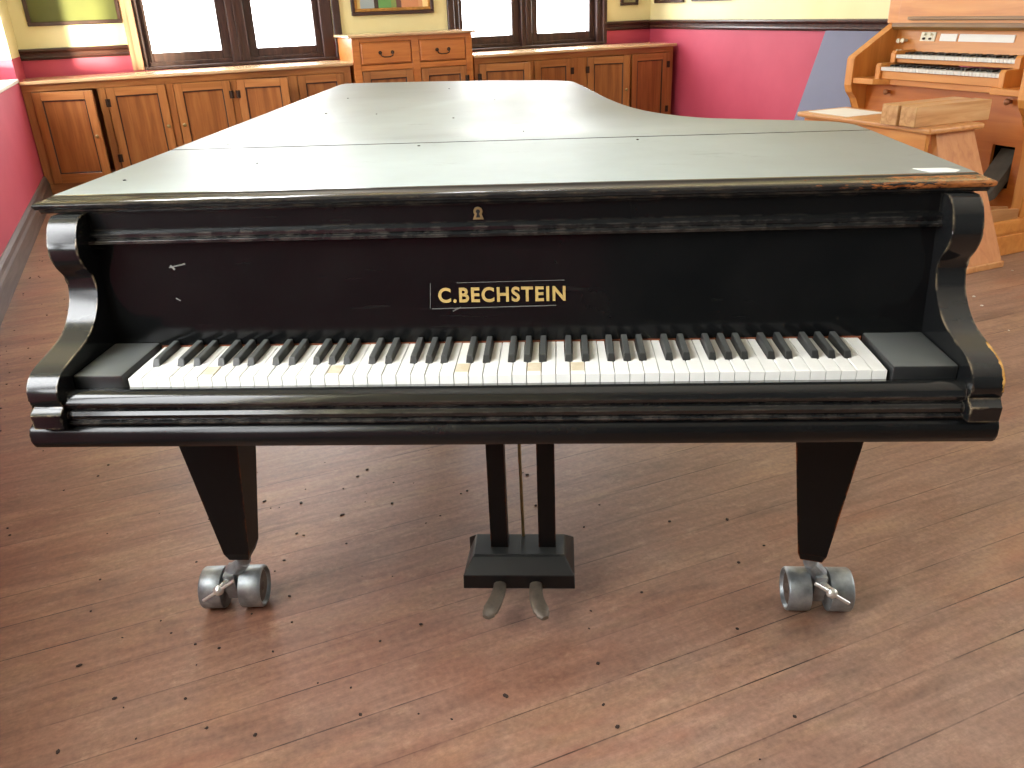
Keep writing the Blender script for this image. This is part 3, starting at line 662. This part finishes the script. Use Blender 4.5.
# key bed with a rounded nose
bm = NB(); nose = [(0.5, 0.611), (-0.035, 0.611), (-0.047, 0.6176), (-0.052, 0.6286), (-0.052, 0.6419), (-0.048, 0.6507), (-0.036, 0.6573), (0.5, 0.6573)]
prism(bm, nose, 'x', -0.773, 0.773, 0.006, 2); part('keybed', bm, M['bed'], smooth=True)
# key slip: half round above a bead
bm = NB(); ks = [(-0.006, 0.6573), (-0.046, 0.6573), (-0.048, 0.6617), (-0.042, 0.6639), (-0.046, 0.6683), (-0.047, 0.675), (-0.043, 0.6805), (-0.036, 0.6816), (-0.036, 0.6849), (-0.043, 0.6871), (-0.046, 0.6937), (-0.043, 0.7031), (-0.036, 0.7092), (-0.027, 0.7119), (-0.02, 0.7103), (-0.012, 0.7075), (-0.006, 0.7064)]
prism(bm, ks, 'x', -0.7005, 0.7155); part('keyslip', bm, M['keyslip'], smooth=True)

# cheeks (S-shaped arms)
prof = [(0.134, 0.9615), (0.126, 0.958), (0.113, 0.946), (0.104, 0.929), (0.098, 0.912), (0.100, 0.895), (0.110, 0.876), (0.122, 0.862), (0.128, 0.848), (0.126, 0.83), (0.117, 0.81), (0.098, 0.788), (0.070, 0.770), (0.035, 0.7595), (0.0, 0.7525), (-0.03, 0.744), (-0.047, 0.731), (-0.055, 0.715), (-0.054, 0.702), (-0.048, 0.692)]
sp = smooth_pts(prof, 3)
blk = [(-0.050, 0.689), (-0.063, 0.683), (-0.061, 0.658), (-0.050, 0.6555)]
cheek_o = [(0.206, 0.9615)] + sp + blk + [(0.206, 0.6555)]
for x0, x1 in ((-0.752, -0.701), (0.716, 0.763)):
    bm = NB(); prism(bm, cheek_o, 'x', x0, x1, 0.0025, 2); part('cheek', bm, M['cheek'], smooth=True)

# fall board, moulding and front panel
bm = NB(); prism(bm, [(0.1415, 0.722), (0.166, 0.722), (0.184, 0.907), (0.158, 0.907)], 'x', -0.7008, 0.7158); fall = part('fallboard', bm, M['fall'])
bm = NB(); prism(bm, [(0.162, 0.9065), (0.144, 0.907), (0.1365, 0.910), (0.136, 0.9145), (0.144, 0.9175), (0.141, 0.920), (0.141, 0.9255), (0.147, 0.929), (0.162, 0.930)], 'x', -0.7007, 0.7157, 0.0008); part('moulding', bm, M['keyslip'], smooth=True)
bm = NB(); prism(bm, [(0.154, 0.9295), (0.19, 0.9295), (0.19, 0.9615), (0.154, 0.9615)], 'x', -0.7008, 0.7158); fp = part('front_panel', bm, M['panel'])
# keyhole escutcheon at the centre
bm = NB(); kx, kz = -0.0325, 0.944; arc = [(kx+0.0075*math.cos(a), kz+0.004+0.0075*math.sin(a)) for a in [math.radians(-40+260*i/14) for i in range(15)]]
prism(bm, arc + [(kx-0.009, kz-0.0095), (kx+0.009, kz-0.0095)], 'y', 0.1520, 0.1545); kh = part('keyhole_plate', bm, M['brass'], fp)
bm = NB(); arc = [(kx+0.0035*math.cos(a), kz+0.004+0.0035*math.sin(a)) for a in [math.radians(-60+300*i/12) for i in range(13)]]
prism(bm, arc + [(kx-0.0035, kz-0.006), (kx+0.0035, kz-0.006)], 'y', 0.1515, 0.1525); o = part('keyhole', bm, M['hole'], fp)

# maker's lettering
def text_mesh(body, width, height, mat, name, parent, loc, tilt):
    cu = bpy.data.curves.new(name, 'FONT'); cu.body = body; cu.extrude = 0.012; cu.offset = 0.028; cu.space_character = 1.16; cu.resolution_u = 6
    t = bpy.data.objects.new(name+'_src', cu); COL.objects.link(t)
    bpy.context.view_layer.update()
    me = bpy.data.meshes.new_from_object(t.evaluated_get(bpy.context.evaluated_depsgraph_get()))
    bpy.data.objects.remove(t); bpy.data.curves.remove(cu)
    xs = [v.co.x for v in me.vertices]; ys = [v.co.y for v in me.vertices]
    for v in me.vertices:
        v.co.x = (v.co.x-min(xs))/(max(xs)-min(xs))*width-width/2; v.co.y = (v.co.y-min(ys))/(max(ys)-min(ys))*height-height/2; v.co.z *= 0.04
    me.materials.clear(); me.materials.append(mat)
    o = bpy.data.objects.new(name, me); COL.objects.link(o); o.parent = parent; o.location = loc; o.rotation_euler = (math.pi/2-tilt, 0, 0); return o
slope = math.atan2(0.0165, 0.185)
fy = lambda z: 0.1415+(z-0.722)*0.0165/0.185
text_mesh('C.BECHSTEIN', 0.220, 0.0265, M['gold'], 'lettering', fall, (0.0015, fy(0.8045)-0.0008, 0.8045), slope)
def mark(x0, z0, x1, z1, w=0.0008):
    bm = NB(); d = Vector((x1-x0, 0, z1-z0)); nrm = Vector((-d.z, 0, d.x)).normalized()*w
    vs = [Vector((x0, fy(z0)-0.0004, z0)), Vector((x1, fy(z1)-0.0004, z1))]
    q4 = [vs[0]+nrm, vs[1]+nrm, vs[1]-nrm, vs[0]-nrm]; bm.faces.new([bm.verts.new(p) for p in q4]); part('scratch', bm, M['mark'], fall)
mark(-0.121, 0.781, 0.095, 0.7835); mark(-0.121, 0.826, -0.124, 0.782, 0.0005); mark(-0.075, 0.826, 0.11, 0.8275, 0.0005)
mark(-0.578, 0.862, -0.548, 0.868, 0.0013); mark(-0.575, 0.866, -0.568, 0.858, 0.002); mark(-0.575, 0.808, -0.567, 0.803, 0.0012); mark(-0.085, 0.776, -0.07, 0.783, 0.001)

# key blocks and felt
for x0, x1 in ((-0.7005, -0.6165), (0.6165, 0.7155)):
    bm = NB(); box(bm, (x0, -0.0055, 0.663), (x1, 0.1413, 0.728), 0.004, 2); part('key_block', bm, M['block'], smooth=True)
bm = NB(); box(bm, (-0.6155, 0.1393, 0.700), (0.6155, 0.1414, 0.7212)); part('key_felt', bm, M['felt'])
bm = NB(); box(bm, (-0.6155, 0.0, 0.664), (0.6155, 0.14, 0.690)); part('key_frame', bm, M['felt'])

# keys
PT = 1.222/52; ZK = 0.7197
names = [('ABCDEFG')[i % 7] for i in range(52)]
blacks = [i for i in range(51) if names[i] in 'ACDFG']            # black key between white i and i+1
boff = {'A': 0.0018, 'C': -0.0022, 'D': 0.0022, 'F': -0.0028, 'G': 0.0}
bc = {i: -0.611+PT*(i+1)+boff[names[i]] for i in blacks}
for i in range(52):
    xa, xb = -0.611+PT*i+0.0006, -0.611+PT*(i+1)-0.0006; h = 0.0074
    l = bc[i-1]+h if i-1 in bc else xa; r = bc[i]-h if i in bc else xb
    out = [(xa, 0), (xb, 0), (xb, 0.048)]
    if r < xb: out += [(r, 0.048)]
    out += [(r, 0.1392), (l, 0.1392)]
    if l > xa: out += [(l, 0.048)]
    out += [(xa, 0.048)]
    clean = [out[0]]
    for p in out[1:]:
        if (Vector(p)-Vector(clean[-1])).length > 1e-5: clean.append(p)
    dz = random.uniform(-0.0005, 0.0003)
    bm = NB(); prism(bm, clean, 'z', 0.6905, ZK+dz, 0.0009, 1)
    part('white_key', bm, M['ivory_worn'] if i in (14, 23, 28, 31, 5) else M['ivory'], label='white key with its ivory missing' if i in (14, 23, 28, 31) else None)
for i in blacks:
    c_ = bc[i]; bm = NB(); z0, z1 = 0.716, 0.7315; yb_ = 0.1392
    lo = [(c_-0.0066, 0.0495, z0), (c_+0.0066, 0.0495, z0), (c_+0.0066, yb_, z0), (c_-0.0066, yb_, z0)]
    hi = [(c_-0.0048, 0.0560, z1-0.0012), (c_+0.0048, 0.0560, z1-0.0012), (c_+0.0048, yb_, z1), (c_-0.0048, yb_, z1)]
    a = [bm.verts.new(p) for p in lo]; b = [bm.verts.new(p) for p in hi]
    bm.faces.new(list(reversed(a))); bm.faces.new(b)
    for k in range(4): bm.faces.new((a[k], a[(k+1) % 4], b[(k+1) % 4], b[k]))
    bmesh.ops.bevel(bm, geom=list(bm.edges), offset=0.0008, segments=2, affect='EDGES')
    part('black_key', bm, M['ebony'], smooth=True)

# legs with twin-wheel castors
def make_leg(x, y, s, yaw, turn=0.0):
    bm = NB(); tw, bw, td, bd = 0.080, 0.026, 0.068, 0.029; z0, z1 = 0.150, 0.640
    rings = []
    for z, w, d in ((z1, tw, td), (0.62, tw, td), (0.170, bw+0.003, bd+0.002), (z0, bw-0.004, bd-0.005)):
        ct, st = math.cos(turn), math.sin(turn)
        rings.append([bm.verts.new((x+a*w*ct-b*d*st, y+a*w*st+b*d*ct, z)) for a, b in ((-1, -1), (1, -1), (1, 1), (-1, 1))])
    for A, B in zip(rings, rings[1:]):
        for k in range(4): bm.faces.new((A[k], A[(k+1) % 4], B[(k+1) % 4], B[k]))
    bm.faces.new(rings[0]); bm.faces.new(list(reversed(rings[-1])))
    leg = part('leg', bm, M['legworn'] if turn else M['leg'])
    ca, sa = math.cos(yaw), math.sin(yaw); cx_ = x+(0.026 if s > 0 else -0.040); cy_ = y+0.012
    T = lambda u, v, z: (cx_+u*ca-v*sa, cy_+u*sa+v*ca, z)
    D = Vector((ca, sa, 0)); r = 0.0485
    for k in (-1, 1):
        bm = NB(); c0 = Vector(T(k*0.020, 0, r)); d = D*k
        lathe(bm, c0, d, [(0, r-0.006), (0.0008, r-0.001), (0.003, r), (0.046, r), (0.0495, r-0.002), (0.0505, r-0.004), (0.050, r-0.007), (0.044, r-0.009), (0.042, r-0.011)], 32)
        w_ = part('castor_wheel', bm, M['zinc'], leg, smooth=True, label='galvanised castor wheel')
        bm = NB(); lathe(bm, c0+d*0.0425, d, [(0, r-0.012), (0.001, r-0.0125), (0.002, 0.012), (0.006, 0.008), (0.0065, 0.001)], 20); part('castor_hub', bm, M['zincdark'], leg, smooth=True, label='rusty castor hub')
    bm = NB(); cyl(bm, T(-0.021, 0, r), T(0.021, 0, r), 0.014)
    cyl(bm, (x, y, z0+0.004), (x, y, 0.128), 0.017, 0.015); cyl(bm, (x, y, 0.128), T(0, 0, 0.09), 0.014, 0.019)
    a = [Vector(T(u, v, z)) for u, v, z in ((-0.012, -0.02, 0.03), (0.012, -0.02, 0.03), (0.012, 0.03, 0.03), (-0.012, 0.03, 0.03), (-0.012, -0.03, 0.1), (0.012, -0.03, 0.1), (0.012, 0.022, 0.1), (-0.012, 0.022, 0.1))]
    vs = [bm.verts.new(p) for p in a]
    for f in ((0, 3, 2, 1), (4, 5, 6, 7), (0, 1, 5, 4), (1, 2, 6, 5), (2, 3, 7, 6), (3, 0, 4, 7)): bm.faces.new([vs[i] for i in f])
    part('castor_bracket', bm, M['zinc'], leg, label='steel castor bracket')
    bm = NB(); p0, p1 = Vector(T(-s*0.045*-1, -0.057, 0.088)), Vector(T(s*0.045, -0.057, 0.088))
    p0 = Vector(T(-s*0.026, -0.064, 0.112)); p1 = Vector(T(s*0.048, -0.070, 0.066)); pm = (p0+p1)/2
    cyl(bm, p0, p1, 0.0038, seg=10); lathe(bm, pm+Vector((0, 0.012, 0)), (0, -1, 0), [(0, 0.004), (0.004, 0.010), (0.011, 0.0125), (0.018, 0.009), (0.022, 0.002)], 14)
    cyl(bm, pm+Vector((0, 0.008, 0)), Vector(T(0, -0.01, 0.08)), 0.007, seg=10); part('brake_lever', bm, M['steel'], leg, smooth=True, label='steel brake lever')
    return leg
make_leg(-0.622, 0.300, -1, 0.06); make_leg(0.640, 0.300, 1, -0.02, -0.28); make_leg(-0.33, 2.05, 1, 0.4)

# pedal lyre
ly = NB(); prism(ly, [(0.29, 0.062), (0.44, 0.062), (0.44, 0.098), (0.405, 0.13), (0.318, 0.13), (0.29, 0.098)], 'x', -0.123, 0.128)
for v in ly.verts:                                   # bevel the ends of the box top
    if v.co.z > 0.12: v.co.x = -0.101 if v.co.x < 0 else 0.107
bmesh.ops.bevel(ly, geom=list(ly.edges), offset=0.0015, segments=1, affect='EDGES')
lyre = part('pedal_lyre', ly, M['lyre'])
bm = NB(); box(bm, (-0.099, 0.3225, 0.1285), (0.105, 0.402, 0.1325), 0.001); part('top_plate', bm, M['lyre'], lyre)
for xc in (-0.043, 0.066):
    bm = NB(); A = [(xc-0.0195, 0.350), (xc+0.0195, 0.350), (xc+0.0195, 0.385), (xc-0.0195, 0.385)]
    prism(bm, A, 'z', 0.128, 0.625, 0.002, 1); part('lyre_post', bm, M['leg'], lyre)
bm = NB(); tube(bm, [(0.010, 0.395, 0.131), (0.007, 0.398, 0.40), (0.004, 0.40, 0.625)], 0.0038); part('pedal_rod', bm, M['brass'], lyre, smooth=True)
for pts, in (([(-0.040, 0.30), (-0.041, 0.27), (-0.045, 0.245), (-0.052, 0.225), (-0.061, 0.208)],), ([(0.041, 0.30), (0.041, 0.27), (0.043, 0.245), (0.049, 0.225), (0.058, 0.206)],)):
    bm = NB(); P = smooth_pts(pts, 4); n = len(P); secs = []
    for i, (x, y) in enumerate(P):
        t = i/(n-1); w = 0.0145+0.005*t*t; 
        if t > 0.9: w *= 0.8
        z = 0.076+0.004*math.sin(t*2.2)-0.018*t*t
        a = Vector(P[max(i-1, 0)]); b = Vector(P[min(i+1, n-1)]); d = (b-a).normalized(); nr = Vector((-d.y, d.x))
        secs.append([bm.verts.new((x+nr.x*w*c_, y+nr.y*w*c_, z+h_)) for c_, h_ in ((-1, -0.004), (-0.95, 0.001), (-0.6, 0.005), (0, 0.0065), (0.6, 0.005), (0.95, 0.001), (1, -0.004), (0, -0.007))])
    x, y = P[-1]; d = (Vector(P[-1])-Vector(P[-2])).normalized(); nr = Vector((-d.y, d.x))
    secs.append([bm.verts.new((x+d.x*0.010+nr.x*0.008*c_, y+d.y*0.010+nr.y*0.008*c_, 0.0585+h_)) for c_, h_ in ((-1, -0.004), (-0.95, 0.0), (-0.6, 0.003), (0, 0.004), (0.6, 0.003), (0.95, 0.0), (1, -0.004), (0, -0.006))])
    for A, B in zip(secs, secs[1:]):
        for k in range(8): bm.faces.new((A[k], A[(k+1) % 8], B[(k+1) % 8], B[k]))
    bm.faces.new(list(reversed(secs[0]))); bm.faces.new(secs[-1])
    part('pedal', bm, M['pedal'], lyre, smooth=True, label='dull grey metal pedal')

# white paper strip stuck on the lid
bm = NB(); prism(bm, [(0.688, 0.219), (0.742, 0.215), (0.754, 0.194), (0.742, 0.181), (0.702, 0.182)], 'z', 0.0, 0.0006)
bmesh.ops.translate(bm, verts=bm.verts, vec=(-0.71, -0.22, 0)); tag(obj('paper_strip', bm, M['paper'], None, (0.71, 0.22, 0.9874)), 'torn white paper strip on the right front corner of the piano lid', 'paper')

# ------------------------------------------------------------------ crumbs of dirt on the floor and lid
def specks(name, pts, z, mat, r0, r1, label, cat):
    bm = NB()
    for x, y in pts:
        r = random.uniform(r0, r1); k = random.uniform(0, 6.28)
        m = Matrix.Translation((x, y, z+r*0.3)) @ Matrix.Rotation(k, 4, 'Z') @ Matrix.Diagonal((r*random.uniform(0.7, 1.7), r, r*0.45, 1))
        bmesh.ops.create_icosphere(bm, subdivisions=1, radius=1, matrix=m)
    return tag(obj(name, bm, mat), label, cat, kind='stuff')
pts = []
for _ in range(170):
    pts.append((random.triangular(-1.2, 0.9, -0.55), random.uniform(-0.35, 1.9)))
for _ in range(90):
    a = Vector((-1.19+random.random()**2*0.45, random.uniform(0.9, 4.5), 0)); a = ROOM @ a; pts.append((a.x, a.y))
specks('floor_crumbs', pts, 0.0, M['debris'], 0.0016, 0.0050, 'dark crumbs of dirt scattered over the floorboards', 'dirt')
specks('paint_flakes', [(2.30, 2.80), (1.95, 2.42), (1.93, 2.3), (2.04, 2.05), (2.16, 2.35), (2.25, 2.2), (1.9, 2.0)], 0.0, M['flake'], 0.004, 0.009, 'white paint flakes on the floor beside the organ bench', 'dirt')
specks('lid_crumbs', [(-0.70, 0.30), (-0.66, 0.72), (-0.2, 0.62), (0.27, 0.62), (-0.58, 1.3), (-0.42, 1.25), (-0.62, 1.75), (-0.1, 1.55), (-0.3, 2.0), (0.02, 0.8), (-0.18, 1.1), (-0.5, 0.45)], 0.9873, M['debris'], 0.0018, 0.0034, 'dark crumbs of dirt on the piano lid', 'dirt')

# ------------------------------------------------------------------ light
w = bpy.data.worlds.new('World'); bpy.context.scene.world = w; w.use_nodes = True; nt = w.node_tree
bg = nt.nodes['Background']; tc = nt.nodes.new('ShaderNodeTexCoord'); dp_ = nt.nodes.new('ShaderNodeVectorMath'); dp_.operation = 'DOT_PRODUCT'
sdir = (ROOM @ Vector((-0.45, 0.85, 0.25))).normalized(); dp_.inputs[1].default_value = sdir
nt.links.new(tc.outputs['Generated'], dp_.inputs[0])
mr = nt.nodes.new('ShaderNodeMapRange'); mr.interpolation_type = 'SMOOTHSTEP'
mr.inputs['From Min'].default_value = -0.35; mr.inputs['From Max'].default_value = 0.5; mr.inputs['To Min'].default_value = 9.0; mr.inputs['To Max'].default_value = 21
nt.links.new(dp_.outputs['Value'], mr.inputs['Value']); nt.links.new(mr.outputs[0], bg.inputs['Strength']); bg.inputs['Color'].default_value = (0.965, 0.985, 1.0, 1)

def light(name, kind, loc, target, energy, **k):
    l = bpy.data.lights.new(name, kind); l.energy = energy
    for a, v in k.items(): setattr(l, a, v)
    o = bpy.data.objects.new(name, l); COL.objects.link(o)
    o.location = ROOM @ Vector(loc); d = (ROOM @ Vector(target)) - o.location; o.rotation_euler = d.to_track_quat('-Z', 'Y').to_euler(); return o
def portal(name, loc, target, sx, sy):
    o = light(name, 'AREA', loc, target, 1.0, shape='RECTANGLE', size=sx, size_y=sy); o.data.cycles.is_portal = True; return o
portal('portal_window_left_back', (0.45, YB+0.25, 1.77), (0.45, 0, 1.77), 1.64, 1.76)
portal('portal_window_right_back', (3.24, YB+0.25, 1.77), (3.24, 0, 1.77), 1.62, 1.76)
portal('portal_side_far', (XL-0.3, 5.48, 1.77), (3, 5.48, 1.77), 1.76, 1.76)
portal('portal_side_near', (XL-0.3, -0.1, 1.77), (3, -0.1, 1.77), 1.6, 1.76)
portal('portal_right_near', (XR+0.28, -1.0, 1.77), (0, -1.0, 1.77), 3.2, 1.76)
# low sun slanting in through the far side window onto the back wall
light('sun_shaft', 'SPOT', (-4.6, 0.75, 1.5), (-0.5, YB, 1.2), 60000, spot_size=math.radians(8), spot_blend=1.0, shadow_soft_size=0.7, color=(1.0, 0.9, 0.62))

# ------------------------------------------------------------------ camera
C = Vector((0.1036, -1.2081, 1.2547)); yaw, pitch, roll, f = -0.0664, 0.4281, 0.0384, 826.254
cyw, syw, cp, sp_ = math.cos(yaw), math.sin(yaw), math.cos(pitch), math.sin(pitch)
fw = Vector((syw*cp, cyw*cp, -sp_)); r0 = Vector((cyw, -syw, 0)); d0 = fw.cross(r0)
rt = math.cos(roll)*r0+math.sin(roll)*d0; dn = -math.sin(roll)*r0+math.cos(roll)*d0
cam = bpy.data.cameras.new('camera'); co = bpy.data.objects.new('camera', cam); COL.objects.link(co)
co.matrix_world = Matrix(((rt.x, -dn.x, -fw.x, C.x), (rt.y, -dn.y, -fw.y, C.y), (rt.z, -dn.z, -fw.z, C.z), (0, 0, 0, 1)))
cam.sensor_width = 36; cam.sensor_fit = 'HORIZONTAL'; cam.lens = f*36/1024; cam.clip_start = 0.02
bpy.context.scene.camera = co
vs = bpy.context.scene.view_settings; vs.view_transform = 'Standard'; vs.look = 'None'; vs.exposure = 0.1; vs.gamma = 1.0
